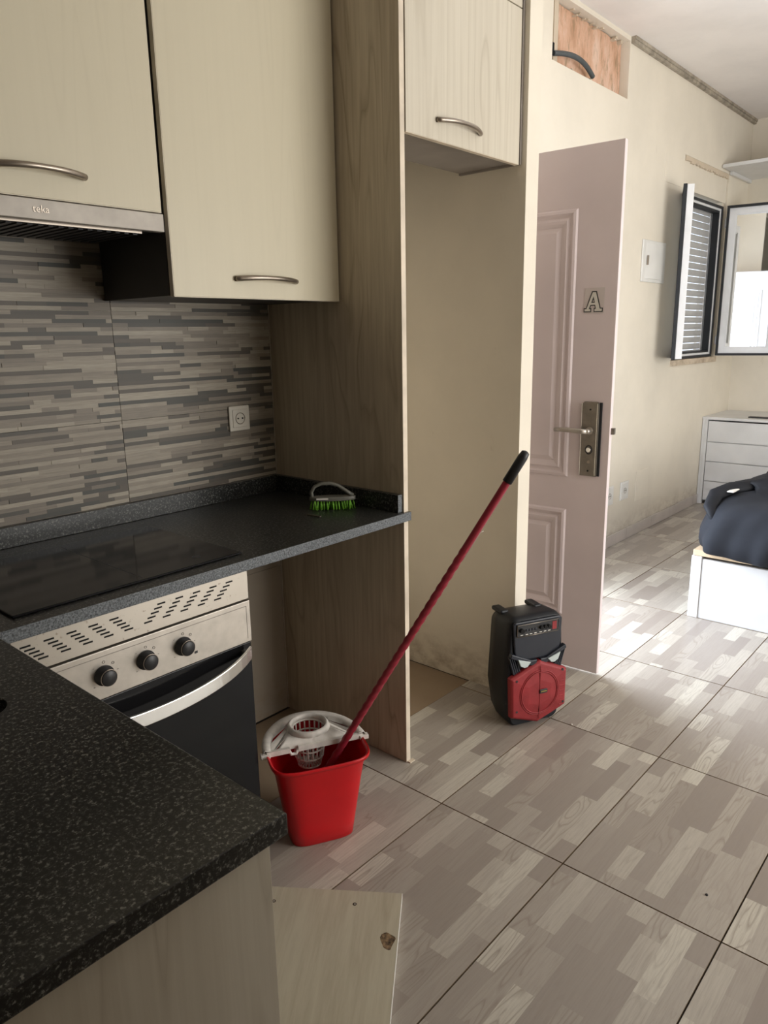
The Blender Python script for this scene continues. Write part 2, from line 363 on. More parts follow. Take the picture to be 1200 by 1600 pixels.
# floor tiles: 0.697 x 0.426 with the printed planks as flat faces
LX, LY, TX, TY, JO = .6972, .4257, -.1054, -.8475, .0022
def plank_layout(seed):
    r = random.Random(seed); rows = []; prev = .5
    for k in range(8):
        x = -r.uniform(0, .18); row = []
        while x < LX:
            L_ = r.choice((.14, .20, .26, .34, .42)); t = r.choice((.05, .2, .3, .4, .5, .6, .75, 1.0))
            while abs(t - prev) < .09: t = r.choice((.05, .2, .3, .4, .5, .6, .75, 1.0))
            prev = t; row.append((max(x, 0), min(x + L_, LX), t, r.random(), r.choice((0, .15, .4, 1.0)) if t > .25 else r.choice((0, .1, .3))))
            x += L_
        rows.append(row)
    return rows
layouts = [plank_layout(s) for s in (11, 23, 35, 47, 59, 61)]
cache = {}
def floor_tile(i, j):
    x0, y0 = TX + i * LX, TY + j * LY
    cx0, cx1, cy0, cy1 = max(x0, XW) - x0, min(x0 + LX, XE) - x0, max(y0, YS) - y0, min(y0 + LY, 0) - y0
    cx0 = max(cx0, JO); cx1 = min(cx1, LX - JO); cy0 = max(cy0, JO); cy1 = min(cy1, LY - JO)
    if cx1 - cx0 < .02 or cy1 - cy0 < .02: return
    kinds = []
    if j >= 1 and j < 2 and x0 < .655:       # bare cement in the niche and under the worktop
        if x0 + LX <= .655: return
        cx0 = .66 - x0
    if x0 < .738 < x0 + LX and y0 + LY > -.6: cx0 = max(cx0, .742 - x0) if j >= 1 else cx0
    v = (i * 3 + j * 5 + (i * j) % 2) % 6; key = (v, round(cx0, 3), round(cx1, 3), round(cy0, 3), round(cy1, 3))
    if key not in cache:
        b = B(); ph = LY / 8
        for k, row in enumerate(layouts[v]):
            ya, yb = max(k * ph, cy0), min((k + 1) * ph, cy1)
            if yb <= ya: continue
            for xa, xb, t, rn, g in row:
                xa, xb = max(xa, cx0), min(xb, cx1)
                if xb - xa < .001: continue
                b.add([(xa, ya, 0), (xb, ya, 0), (xb, yb, 0), (xa, yb, 0)], [(0, 1, 2, 3)], 0, (t, rn, g))
        vs = [(cx0, cy0, 0), (cx1, cy0, 0), (cx1, cy1, 0), (cx0, cy1, 0), (cx0, cy0, -.0085), (cx1, cy0, -.0085), (cx1, cy1, -.0085), (cx0, cy1, -.0085)]
        b.add(vs, [(0, 4, 5, 1), (1, 5, 6, 2), (2, 6, 7, 3), (3, 7, 4, 0)], 1)
        cache[key] = b.build('floor_tile', ['floor', 'cement'], fl, attr=True, fix=False)
        o = cache[key]
    else:
        o = cache[key].copy(); COL.objects.link(o); o.parent = fl
    o.location = (x0, y0, 0)
for i in range(-3, 9):
    for j in range(-8, 2): floor_tile(i, j)
b = B(); b.box(XW, .654, -.4195, -.001, -.0085, -.003); o = b.build('bare_cement_patch', 'cement', fl); o['label'] = 'untiled brown cement in niche and under worktop'
b = B(); b.box(.005, .0175, -.628, -.617, 0.0, .003); 
# baseboard: ceramic skirting pieces
bb = struct(B().box(1.84, 4.645, -.004, 0, 0, .078).build('baseboard_north', 'grout'), 'pale ceramic skirting below the window')
x = 1.842
while x < 4.64:
    x2 = min(x + .45, 4.643); b = B(); b.box(x + .001, x2 - .001, -.014, -.0041, .001, .082); b.build('skirting_tile', M.setdefault('skirt', plain('pale_skirting_ceramic', (0.62, 0.56, 0.52), 0.4, 0, 0.05)), bb, bevel=.002, org=(0, 0, 0)); x = x2
# bay under the worktop: rougher lower plaster
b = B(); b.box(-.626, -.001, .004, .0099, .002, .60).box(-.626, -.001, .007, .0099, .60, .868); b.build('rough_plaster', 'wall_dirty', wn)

# ------------------------------------------------------------------ tiled splash wall
def strip_tile(x0, x1, z0, z1, seed, zc0, zc1):
    r = random.Random(seed); b = B(); N = 28; ph = (z1 - z0) / N
    b.box(x0 + .0008, x1 - .0008, .0045, .0098, zc0 + .0008, zc1 - .0008, 0, (.1, 0, 0)); run = 0
    for k in range(N):
        za, zb = max(z0 + k * ph, zc0 + .0008), min(z0 + (k + 1) * ph, zc1 - .0008)
        if zb - za < .001: continue
        x = x0 + .0008; base_dark = r.random() < .42
        if r.random() < .35: x_off = r.uniform(0, .1)
        while x < x1 - .002:
            L_ = r.choice((.05, .08, .12, .16, .22, .28)); xe = min(x + L_, x1 - .0008)
            q = r.random()
            t = r.uniform(.0, .28) if q < .33 else r.uniform(.45, .7) if q < .68 else r.uniform(.72, 1.0)
            d = r.choice((.0002, .0008, .0014, .002))
            b.box(x, xe, .0002 + d, .0046, za, zb, 0, (t, r.random(), 0)); x = xe
    o = b.build('wall_tile', 'strips', wn, attr=True, fix=False)
    return o
s = 0
for (xa, xb) in ((-.6, -.0005), (-1.2, -.6), (-1.8, -1.2), (XW, -1.8)):
    for (za, zb, c0, c1) in ((.89, 1.213, .90, 1.213), (1.213, 1.536, 1.213, 1.536), (1.536, 1.859, 1.536, 1.76)):
        s += 1; strip_tile(xa, xb, za, zb, 100 + s, c0, c1)

# ------------------------------------------------------------------ worktop (granite, L shaped)
wt = thing('worktop', 'black speckled granite L-shaped worktop with the hob and green brush on it', 'worktop', (-1.26, -.62, .9))
org = (-1.26, -.62, .9)
def worktop():
    bm = bmesh.new(); zt = .9
    outer = [(XW + .002, -1.487), (-1.262, -1.487), (-1.262, -.629), (.0225, -.629), (.0225, -.6185), (-.0015, -.6185), (-.0015, -.002), (XW + .002, -.002)]
    hole = [(-1.400 + .038 * math.cos(2 * PI * k / 24), -.927 + .038 * math.sin(2 * PI * k / 24)) for k in range(24)]
    es = []
    for loop in (outer, hole):
        vs = [bm.verts.new((x - org[0], y - org[1], 0)) for x, y in loop]
        es += [bm.edges.new((vs[i], vs[(i + 1) % len(vs)])) for i in range(len(vs))]
    bmesh.ops.triangle_fill(bm, use_beauty=True, use_dissolve=False, edges=es)
    r = bmesh.ops.extrude_face_region(bm, geom=bm.faces[:])
    bmesh.ops.translate(bm, verts=[v for v in r['geom'] if isinstance(v, bmesh.types.BMVert)], vec=(0, 0, -.029))
    bmesh.ops.recalc_face_normals(bm, faces=bm.faces)
    for f in bm.faces: f.material_index = 1 if (abs(f.normal.y + 1) < .1 and f.calc_center_median().x > -.05 and f.calc_center_median().y > -.1) else 0
    me = bpy.data.meshes.new('slab'); bm.to_mesh(me); bm.free(); me.materials.append(M['granite']); me.materials.append(M['granite_edge'])
    o = bpy.data.objects.new('slab', me); COL.objects.link(o); o.parent = wt
    md = o.modifiers.new('bevel', 'BEVEL'); md.width = .002; md.segments = 2; md.limit_method = 'ANGLE'
worktop()
B().box(XW + .002, -.022, -.0205, -.0005, .9005, .958).build('upstand', 'granite', wt, org, bevel=.001)
b = B().box(-.0215, -.0015, -.6105, -.0005, .9005, .958); b.mi[2] = 1; b.build('upstand', ['granite', 'granite_edge'], wt, org, bevel=.001)
B().lathe([(.037, -.028), (.037, -.06), (.0, -.06)], (-1.400, -.927, .9), 24).build('tap_hole_sleeve', 'void', wt, org)

hob = thing('hob', 'flat black glass induction hob set into the granite worktop above the oven', 'hob', (-.915, -.36, .901))
B().box(-1.205, -.618, -.577, -.13, .9008, .9062).build('glass', 'black_glass', hob, (-.915, -.36, .901), bevel=.002)
b = B(); b.cyl((-.72, -.52, .9063), (0, 0, 1), .011, .0003, 20); b.box(-.9, -.899, -.56, -.15, .9062, .9065); b.build('touch_mark', 'speaker_trim', hob, (-.915, -.36, .901))

# ------------------------------------------------------------------ base cabinet of the left leg
bc = thing('base_cabinet', 'pale wood-grain base cabinet end under the near corner of the worktop', 'cabinet', (-1.6, -1.0, 0))
og = (-1.6, -1.0, 0)
B().box(XW + .004, -1.278, -1.470, -1.452, .0, .8705).build('end_panel', 'wood_door', bc, og, bevel=.001)
B().box(XW + .004, -1.30, -1.451, -.64, .08, .8705).build('carcass', 'carcass', bc, og)
B().box(-1.298, -1.280, -1.448, -1.05, .10, .866).build('cabinet_door', 'wood_door', bc, og, bevel=.001)
B().box(-1.298, -1.280, -1.046, -.65, .10, .866).build('cabinet_door', 'wood_door', bc, og, bevel=.001)
B().box(-1.36, -1.345, -1.449, -.65, .0, .079).build('plinth', 'satin', bc, og)

# ------------------------------------------------------------------ oven
ov = thing('oven', 'built-in oven with three black knobs, rusty vent panel and curved steel handle', 'oven', (-.928, -.3, 0))
og = (-.928, -.3, 0)
OX0, OX1 = -1.228, -.630
B().box(OX0, OX1, -.585, -.03, .002, .869).build('casing', 'dark_side', ov, og)
B().box(OX0, OX1, -.609, -.5855, .788, .8695).build('vent_panel', 'steel_dirty', ov, og, bevel=.001)
def slot(x, z, dx, dz):   # a slanted slot, ends at x,z and x+dx,z+dz
    b = B(); t = .0019; n_ = Vector((-dz, dx)).normalized() * t
    poly = [(x + n_.x, z + n_.y), (x - n_.x, z - n_.y), (x + dx - n_.x, z + dz - n_.y), (x + dx + n_.x, z + dz + n_.y)]
    b.prism(poly, -.6096, -.605, 'y'); b.build('vent_slot', 'void', ov, og)
for g in range(5):          # left groups: short slots stepping down to the right
    gx = -1.212 + g * .049
    for k in range(5): slot(gx + k * .0082, .8465 - k * .0088, .022, .0)
for g in range(5):          # right groups: stepping down to the left
    gx = -.895 + g * .049
    for k in range(5): slot(gx - k * .0095, .8485 - k * .0088, .021, .0)
B().box(OX0, OX1, -.612, -.5855, .670, .7835).build('control_panel', 'steel', ov, og, bevel=.0015)
b = B(); b.box(OX0, OX1 - .012, -.6126, -.6119, .7695, .7705).box(OX1 - .013, OX1 - .012, -.6126, -.6119, .68, .7705); b.build('engraved_line', 'markings', ov, og)
for kx in (-1.044, -.940, -.839):
    k = B(); k.lathe([(0, .0), (.0235, .0), (.0235, .004), (.0195, .006), (.0185, .024), (.0165, .026), (0, .026)], (0, 0, 0), 28)
    k.v = [(kx + x, -.6125 - z, .7255 + y) for x, y, z in k.v]; kn = k.build('knob', 'black', ov, og)
    r_ = B(); r_.tube([(kx + .0192 * math.cos(a), -.6125 - .0225, .7255 + .0192 * math.sin(a)) for a in [2 * PI * i / 24 for i in range(25)]], .0009, 6); r_.build('knob_rim', 'bronze', kn, og)
for kx in (-1.044, -.940, -.839):          # tiny printed ring and tick marks round each knob
    for q, a in enumerate((2.3, 1.5, .8, .1, 5.2, 3.9)):
        mx, mz = kx + .034 * math.cos(a), .7255 + .031 * math.sin(a); b = B()
        if q in (1, 2): b.tube([(mx + .003 * math.cos(t), -.6126, mz + .003 * math.sin(t)) for t in [2 * PI * i / 12 for i in range(13)]], .0005, 5)
        else: b.box(mx - .0016, mx + .0016, -.6128, -.6119, mz - .0005, mz + .0005)
        b.build('dial_mark', 'markings', ov, og)
B().box(-.808, -.799, -.6127, -.6119, .694, .700).build('printed_badge', 'ink', ov, og)
B().box(OX0, OX1, -.607, -.5855, .10, .6665).build('oven_door', 'black_glass', ov, og, bevel=.002)
B().box(OX0 + .05, OX1 - .05, -.6074, -.6069, .16, .56).build('door_window', M.setdefault('smoked', plain('smoked_glass', (.010, .010, .010), .10, 0, .02, 3, .16)), ov, og)
b = B()
prof = []
N_ = 24
for i in range(N_ + 1):
    u = -1 + 2 * i / N_; x = -.929 + u * .285
    y = -.652 + .036 * abs(u) ** 4 * 0.9; z = .662 - .040 * (1 - u * u)
    prof.append((x, y, z))
rings = [[(x, y, z), (x, y - .008, z), (x, y - .008, z - .034), (x, y, z - .034)] for x, y, z in prof]
b.ring(rings, 0, True, True, False)
b.box(-1.21, -1.195, -.63, -.606, .634, .652).box(-.663, -.648, -.63, -.606, .634, .652)
b.build('oven_handle', 'bright_steel', ov, og, bevel=.0015)
B().box(OX0, OX1, -.60, -.5855, .012, .097).build('kick_strip', 'black', ov, og, bevel=.001)

# ------------------------------------------------------------------ tall panel beside worktop
tp = thing('tall_panel', 'tall washed-wood side panel standing between worktop and fridge niche', 'panel', (.01, -.31, 0))
og = (.01, -.31, 0)
B().box(0.0, .0195, -.6145, -.003, .002, 2.95).build('board', 'wood', tp, og)
b = B(); b.box(0.0, .0205, -.6163, -.6147, .002, 2.95); o = b.build('edge_band', 'edge_dirty', tp, og); o['label'] = 'pale chipped edge strip'
b = B(); b.box(.004, .03, -.63, -.6165, 0.0005, .004); b.build('levelling_foot', 'edge_dirty', tp, og)

# ------------------------------------------------------------------ handles
def bow_handle(parent, og, x0, x1, y, z, rise=.026, name='handle'):
    b = B(); n = 18; path = []; rad = []
    for i in range(n + 1):
        u = -1 + 2 * i / n; path.append((x0 + (x1 - x0) * (i / n), y - .004 - rise * (1 - abs(u) ** 2.4), z + .004 * (1 - u * u))); rad.append(.0078 - .0015 * (1 - abs(u)))
    b.tube(path, rad, 10, 0, True, 1.0, (0, 0, 1))
    b.cyl((x0 + .004, y, z), (0, -1, 0), .0062, .010, 10); b.cyl((x1 - .004, y, z), (0, -1, 0), .0062, .010, 10)
    return b.build(name, 'bronze', parent, og)

# ------------------------------------------------------------------ wall cabinets
def wall_cab(label, x0, x1, y0, z0, z1, hx0, hx1, hz, mat='satin', back=-.002, side_m='dark_side', rise=.026):
    og = ((x0 + x1) / 2, back, z0)
    t = thing('wall_cabinet', label, 'cabinet', og)
    B().box(x0, x1, y0 + .021, back, z0 + .002, z1).build('carcass', side_m, t, og)
    b = B(); b.box(x0 + .002, x1 - .002, y0, y0 + .018, z0, z1 - .002)
    d = b.build('cabinet_door', mat, t, og, bevel=.0012)
    e = B(); e.box(x0 + .0005, x0 + .0019, y0 + .0005, y0 + .0175, z0, z1 - .002); e.build('edge_band', 'edge', d, og)
    e = B(); e.box(x0 + .002, x1 - .002, y0 + .0005, y0 + .0175, z0 - .0016, z0 - .0001); e.build('edge_band', 'edge', d, og)
    bow_handle(d, og, hx0, hx1, y0, hz, rise); return t
wall_cab('tall plain cream wall cabinet to the right of the extractor hood', -.617, -.002, -.3585, 1.562, 2.75, -.416, -.190, 1.614)
wall_cab('cream wall cabinet above the extractor hood, cut by the picture edge', -1.228, -.632, -.3585, 1.765, 2.75, -1.045, -.832, 1.820)
# overhead niche cabinet
og = (.33, -.36, 2.02)
nc = thing('niche_cabinet', 'small wood-grain cabinet hung above the empty fridge niche', 'cabinet', og)
b = B(); b.box(.022, .650, -.598, -.36, 2.03, 2.047).box(.022, .038, -.598, -.36, 2.047, 2.95).box(.634, .650, -.598, -.36, 2.047, 2.95).box(.038, .634, -.376, -.36, 2.047, 2.95)
b.build('carcass', 'carcass', nc, og)
d = B().box(.0245, .640, -.6185, -.600, 2.0225, 2.500).build('cabinet_door', 'wood_door', nc, og, bevel=.0012)
B().box(.0245, .640, -.618, -.6005, 2.021, 2.0223).build('edge_band', 'edge_dirty', d, og)
bow_handle(d, og, .168, .398, -.6185, 2.078)
d = B().box(.0245, .640, -.6185, -.600, 2.504, 2.94).build('upper_panel', 'wood_door', nc, og, bevel=.0012)
B().box(.6435, .6535, -.620, -.36, 2.0225, 2.95).build('side_filler', 'carcass', nc, og)

# ------------------------------------------------------------------ extractor hood
og = (-.93, -.18, 1.716)
hd = thing('extractor_hood', 'slim pull-out extractor hood with steel front strip under the cream cabinet', 'hood', og)
B().box(-1.226, -.634, -.335, -.003, 1.722, 1.762).build('casing', 'black', hd, og)
v = B().box(-1.228, -.632, -.362, -.340, 1.7175, 1.7605).build('front_strip', M.setdefault('matt_steel', plain('matt_brushed_steel', (.40, .365, .325), .55, .45, .05, 30)), hd, og, bevel=.0015)
B().box(-1.20, -.68, -.334, -.328, 1.713, 1.7215).build('lower_lip', 'bronze', hd, og)
b = B(); b.box(-1.2, -.66, -.30, -.06, 1.717, 1.7215)
for k in range(22): b.box(-1.19 + k * .0242, -1.178 + k * .0242, -.295, -.065, 1.714, 1.717)
b.build('filter', 'black', hd, og)
text('emblem', 'teka', .022, 'bronze', v, (-.945 - og[0], -.3625 - og[1], 1.739 - og[2]), (PI / 2, 0, 0), .001)

# ------------------------------------------------------------------ sockets, plates
def socket(label, x, z, y=0, s=.083, mat='plastic_white', group=None, round_=False):
    og = (x, y, z); t = thing('wall_socket', label, 'socket', og, group=group)
    h = s / 2
    if round_:
        b = B(); b.v = []; b.lathe([(0, .0), (h, .0), (h, .006), (h - .006, .010), (.026, .010)], (0, 0, 0), 32); b.v = [(x + p, y - r, z + q) for p, q, r in b.v]; b.build('frame', mat, t, og)
    else:
        B().box(x - h, x + h, y - .008, y - .0005, z - h, z + h).build('frame', mat, t, og, bevel=.003)
        B().box(x - h + .013, x + h - .013, y - .0105, y - .008, z - h + .013, z + h - .013).build('insert', mat, t, og, bevel=.001)
    b = B(); b.lathe([(.0205, .0112), (.0195, .0118), (.0185, .0112), (.0175, .002), (0, .002)], (0, 0, 0), 28); b.v = [(x + p, y - r, z + q) for p, q, r in b.v]; b.build('well', M.setdefault('well', plain('grey_beige_plastic', (.45, .41, .36), .5)), t, og)
    b = B(); b.cyl((x - .0095, y - .0035, z), (0, -1, 0), .0028, .0096, 10); b.cyl((x + .0095, y - .0035, z), (0, -1, 0), .0028, .0096, 10); b.build('pin_hole', 'void', t, og)
    b = B(); b.tube([(x + .0192 * math.cos(a), y - .0118, z + .0192 * math.sin(a)) for a in [2 * PI * i / 24 for i in range(25)]], .0012, 6); b.build('rim', 'bronze', t, og)
socket('white square wall socket on the striped kitchen tiles', -.161, 1.1795, 0.0, .087, 'plastic_cream')
socket('white socket low on the window wall, directly beside the edge of the open door', 2.89, .365, 0, .13, 'plastic_white')
socket('white socket on the window wall, beside the blank cover plate', 3.135, .365, 0, .13, 'plastic_white')
og = (3.445, 0, .36); t = thing('cover_plate', 'painted-over blank cover plate low on the window wall right of the sockets', 'cover', og)
B().box(3.335, 3.56, -.004, -.0003, .250, .468).build('plate', 'wall_clean', t, og, bevel=.0015)
og = (3.38, 0, 1.9); t = thing('fuse_box', 'white flush fuse box with curved door on the window wall', 'box', og)
B().box(3.19, 3.575, -.012, -.0005, 1.768, 2.035).build('frame', 'plastic_white', t, og, bevel=.004)
b = B(); N_ = 10
pr_ = [(3.225 + .315 * i / N_, -.013 - .012 * math.sin(PI * i / N_)) for i in range(N_ + 1)] + [(3.54, -.0125), (3.225, -.0125)]
b.prism(pr_, 1.79, 2.012, 'z'); b.build('box_door', 'plastic_white', t, og, bevel=.001)
B().box(3.243, 3.250, -.030, -.0185, 1.875, 1.935).build('latch', 'bronze', t, og)

# ------------------------------------------------------------------ conduit over the door
b = B(); pts = []
for i in range(60):
    u = i / 59; pts.append((1.975 + .44 * u, .012 - .02 * math.sin(PI * u), 2.815 + .052 * math.sin(PI * (u * .62 + .12)) - .03 * u * u))
b.tube(pts, [.0135 if i % 2 else .0115 for i in range(60)], 10)
tag(b.build('conduit', 'hose'), 'grey corrugated cable conduit bent along the bottom of the wall hole', 'pipe')

# ------------------------------------------------------------------ entrance door (open leaf)
DH = (.98, -.001); DE = (1.033, -.822)
ang = math.atan2(DE[1] - DH[1], DE[0] - DH[0])
dr = bpy.data.objects.new('door_1', None); COL.objects.link(dr); dr.location = (DH[0], DH[1] - .004, 0); dr.rotation_euler = (0, 0, ang)
dr['kind'] = 'structure'; dr['label'] = 'open entrance door, pinkish grey, lettered A'; dr['category'] = 'door'
LW = .823; TH = .024    # local x: hinge -> latch; visible face is local -y
ZB, ZT = .012, 2.138
lf = B().box(0, LW, 0, TH, ZB, ZT).build('leaf', ['doorpaint'], dr, bevel=.002)
B().box(.001, LW - .001, TH + .0002, TH + .002, ZB + .002, ZT - .002).build('outer_skin', 'doorwhite', lf)
def panel_mould(parent, x0, x1, z0, z1, y, s, mat):
    """raised moulding: concentric rectangular ridges, s=-1 front, +1 back"""
    prof = [(0, 0), (.006, .007), (.016, .009), (.024, .002), (.032, .001), (.042, .008), (.052, .006), (.066, .0005), (.085, .0075)]
    rings = []
    for ins, h in prof:
        rings.append([(x0 + ins, y + s * h, z0 + ins), (x1 - ins, y + s * h, z0 + ins), (x1 - ins, y + s * h, z1 - ins), (x0 + ins, y + s * h, z1 - ins)])
    b = B(); b.ring(rings, 0, True, False, False); i = len(b.v) - 4
    b.f.append((i, i + 1, i + 2, i + 3)); b.mi.append(0); b.pk.append((0, 0, 0)); b.sm.append(False)
    o = b.build('door_panel', mat, parent); return o
for (z0, z1) in ((.862, 1.917), (.25, .724)):
    panel_mould(lf, .155, LW - .170, z0, z1, -.0002, -1, 'doorpaint')
    panel_mould(lf, .155, LW - .170, z0, z1, TH + .0021, 1, 'doorwhite')
lp = B(); xc = LW - .080
pl = [(xc - .036, .876), (xc + .036, .876), (xc + .036, 1.170), (xc + .028, 1.179), (xc - .028, 1.179), (xc - .036, 1.170)]
lp.prism(pl, -.010, -.0005, 'y'); lp = lp.build('lock_plate', 'lockplate', dr, bevel=.002)
b = B(); b.box(xc - .0365, xc - .0335, -.0125, -.0102, .88, 1.172).box(xc + .028, xc + .031, -.0125, -.0102, .88, 1.172); b.build('bright_rim', 'bright_steel', lp)
b = B(); b.box(xc + .0362, xc + .046, -.007, -.0005, .878, 1.176); b.build('plate_shadow_gasket', 'gasket', lp)  # black strip beside the lock plate stands in for its shadow
b = B(); b.cyl((xc + .0, -.010, 1.063), (0, -1, 0), .015, .004, 20); b.cyl((xc, -.014, 1.063), (0, -1, 0), .010, .034, 16)
b.tube([(xc, -.046, 1.063), (xc - .02, -.054, 1.064), (xc - .06, -.055, 1.066), (xc - .10, -.053, 1.066), (xc - .135, -.048, 1.064)], [.010, .010, .009, .0085, .008], 12, 0, True, 1.1)
b.build('lever_handle', 'steel', lp)
b = B(); b.tube([(xc + .013 * math.cos(a), -.0105, .985 + .017 * math.sin(a)) for a in [2 * PI * i / 20 for i in range(21)]], .0025, 6); b.build('cylinder_ring', 'black', lp)
B().cyl((xc, -.010, .985), (0, -1, 0), .009, .006, 16).build('lock_cylinder', 'bright_steel', lp)
for z in (1.148, .898): B().cyl((xc, -.010, z), (0, -1, 0), .004, .001, 12).build('screw_hole', 'void', lp)
B().cyl((xc + .002, -.010, .935), (0, -1, 0), .006, .004, 14).build('thumb_turn', 'bronze', lp)
B().box(LW, LW + .012, .012, .03, 1.05, 1.075).build('latch_bolt', 'lockplate', lf)
st = B().box(xc - .050, xc + .030, -.0012, -.0006, 1.522, 1.618).build('letter_sticker', 'sticker', dr)
def slab_A(g, y0, y1, cx, cz):      # serif letter A; g = how much every stroke is thickened
    b = B(); h = .034; 
    b.prism([(cx - .030 - g, cz - h), (cx - .020 + g, cz - h), (cx + .003 + g, cz + h - .006), (cx + .001, cz + h + g), (cx - .005 - g, cz + h + g)], y0, y1, 'y')
    b.prism([(cx + .012 - g, cz - h), (cx + .028 + g, cz - h), (cx + .008 + g, cz + h + g), (cx - .005 - g, cz + h + g)], y0 - .00003, y1, 'y')
    b.box(cx - .020, cx + .018, y0 - .00002, y1, cz - .014 - g, cz - .006 + g)
    b.box(cx - .036 - g, cx - .012 + g, y0 - .00004, y1, cz - h - .004 - g, cz - h + .005 + g).box(cx + .005 - g, cx + .035 + g, y0 - .00005, y1, cz - h - .004 - g, cz - h + .005 + g)
    return b
lt = slab_A(.0035, -.0020, -.0013, xc - .012, 1.568).build('letter', 'ink', st)
slab_A(-.0002, -.0026, -.0021, xc - .012, 1.568).build('letter_face', 'label', dr)
b = B()
b.box(.90, .979, -.012, 0, 0, 2.2).box(1.821, 1.90, -.012, 0, 0, 2.2).box(.90, 1.90, -.012, 0, 2.151, 2.23)
struct(b.build('trim_2', 'doorwhite'), 'white casing round the entrance doorway')

# ------------------------------------------------------------------ window
wn1 = bpy.data.objects.new('window_1', None); COL.objects.link(wn1); wo = (4.32, 0, 1.2); wn1.location = wo
wn1['kind'] = 'structure'; wn1['label'] = 'small white casement window with both sashes open and shutter nearly down'; wn1['category'] = 'window'
X0, X1, Z0, Z1 = 3.90, 4.745, 1.235, 2.40
b = B(); b.box(3.845, 4.795, .012, .155, 2.43, 2.64).box(3.845, X0 - .002, .02, .155, 1.205, 2.43).box(X1 + .002, 4.795, .02, .155, 1.205, 2.43); b.build('shutter_box_panel', 'wall_clean', wn1, wo)
b = B(); b.box(3.83, 4.81, -.018, .03, 1.19, 1.232).box(3.845, 4.795, .03, .155, 1.203, 1.232); b.build('window_sill', 'plaster', wn1, wo, bevel=.002)
b = B()
for i in range(40):
    x = 3.85 + .935 * i / 40; b.box(x, x + .022, -.003, .0115, 2.612 + random.uniform(-.008, .004), 2.642)
o = b.build('crumbled_plaster', 'plaster', wn1, wo); o['kind'] = 'stuff'
def rect_frame(b, x0, x1, z0, z1, y0, y1, w_, mi=0):
    b.box(x0, x0 + w_, y0, y1, z0, z1, mi).box(x1 - w_, x1, y0, y1, z0, z1, mi).box(x0 + w_, x1 - w_, y0, y1, z0, z0 + w_, mi).box(x0 + w_, x1 - w_, y0, y1, z1 - w_, z1, mi)
b = B(); rect_frame(b, X0, X1, Z0, Z1, .014, .075, .035); b.build('window_frame', 'pvc', wn1, wo, bevel=.002)
b = B(); rect_frame(b, X0 + .001, X1 - .001, Z0 + .001, Z1 - .001, .004, .0135, .018); b.build('gasket', 'gasket', wn1, wo)
b = B(); rect_frame(b, X0 + .036, X1 - .036, Z0 + .036, Z1 - .036, .02, .07, .014); b.build('gasket', 'gasket', wn1, wo)
sh = B(); sh.box(X0 + .01, X0 + .05, .085, .115, Z0, Z1).box(X1 - .05, X1 - .01, .085, .115, Z0, Z1); sh = sh.build('roller_shutter', 'pvc', wn1, wo)
z = Z0 + .01; k = 0
while z < Z1 - .01:
    hh = .050; z2 = min(z + hh, Z1)
    b = B(); rr = [( .090, z + .002), (.090 - .004, z + hh * .3), (.090 - .004, z + hh * .7), (.090, z2 - .003), (.098, z2 - .003), (.098, z + .002)]
    b.prism(rr, X0 + .045, X1 - .045, 'x'); b.build('slat', 'slat', sh, wo)
    z += hh + .0015; k += 1
def sash(name_label, hx, hy, dirang, w_, z0, z1, flip):
    """root-local frame: x from hinge outwards, built then rotated into place (kept as parts of window_1)"""
    c, s_ = math.cos(dirang), math.sin(dirang)
    def T(b):
        b.v = [(hx + x * c - y * s_, hy + x * s_ + y * c, z) for x, y, z in b.v]; return b
    b = B(); rect_frame(b, 0, w_, z0, z1, -.022, .022, .060); rect_frame(b, .055, w_ - .055, z0 + .055, z1 - .055, -.016, .016, .012)
    fr = T(b).build('sash', 'pvc', wn1, wo, bevel=.002); fr['label'] = name_label
    b = B(); rect_frame(b, -.004, w_ + .004, z0 - .004, z1 + .004, -.046, -.0225, .018); T(b).build('sash_gasket', 'gasket', fr, wo)
    b = B(); b.box(.066, w_ - .066, -.004, .004, z0 + .066, z1 - .066); T(b).build('pane', 'glass', fr, wo)
    for z in (z0 + .12, z1 - .12):
        b = B(); b.cyl((-.012, -.0, z - .035), (0, 0, 1), .009, .07, 10); b.box(-.012, .02, -.028, -.022, z - .03, z + .03); T(b).build('hinge', 'pvc', fr, wo)
    return fr, T
s1, T1 = sash('left sash seen nearly edge-on', 3.885, -.030, -PI + math.radians(180 - 159), .42, 1.255, 2.385, -1)
s2, T2 = sash('right sash swung far open, its glass mirroring the door', 4.760, -.030, math.radians(-80), .43, 1.245, 2.395, -1)
b = B(); b.box(.385, .43, .0225, .036, 1.25, 2.39); T2(b).build('meeting_stile', 'pvc', s2, wo, bevel=.002)

# ------------------------------------------------------------------ shelf, dresser
og = (5.0, -.9, 2.66)
t = thing('wall_shelf', 'white shelf high on the end wall above the dresser', 'shelf', og)
B().box(4.61, XE - .001, -2.6, -.006, 2.665, 2.69).build('board', 'furn', t, og, bevel=.001)
for y in (-.006, -1.3): B().box(4.80, 5.299, y - .020, y, 2.64, 2.6645).build('bracket', 'furn', t, og)
og = (4.97, -.7, 0)
t = thing('dresser', 'white chest of drawers in the corner below the window', 'dresser', og)
DY0, DY1 = -1.45, -.004
b = B(); b.box(4.650, XE - .002, DY1 - .022, DY1, 0, .72).box(4.650, XE - .002, DY0, DY0 + .022, 0, .72).box(4.672, XE - .002, DY0 + .022, DY1 - .022, .03, .70)
b.build('carcass', 'furn', t, og)
B().box(4.645, XE - .002, DY0 - .005, DY1 + .002, .7202, .742).build('top_board', 'furn', t, og, bevel=.001)
B().box(4.651, 4.671, DY1 - .043, DY1 - .0225, 0.001, .719).build('front_post', 'furn', t, og)
zs = [.708, .532, .366, .198, .035]
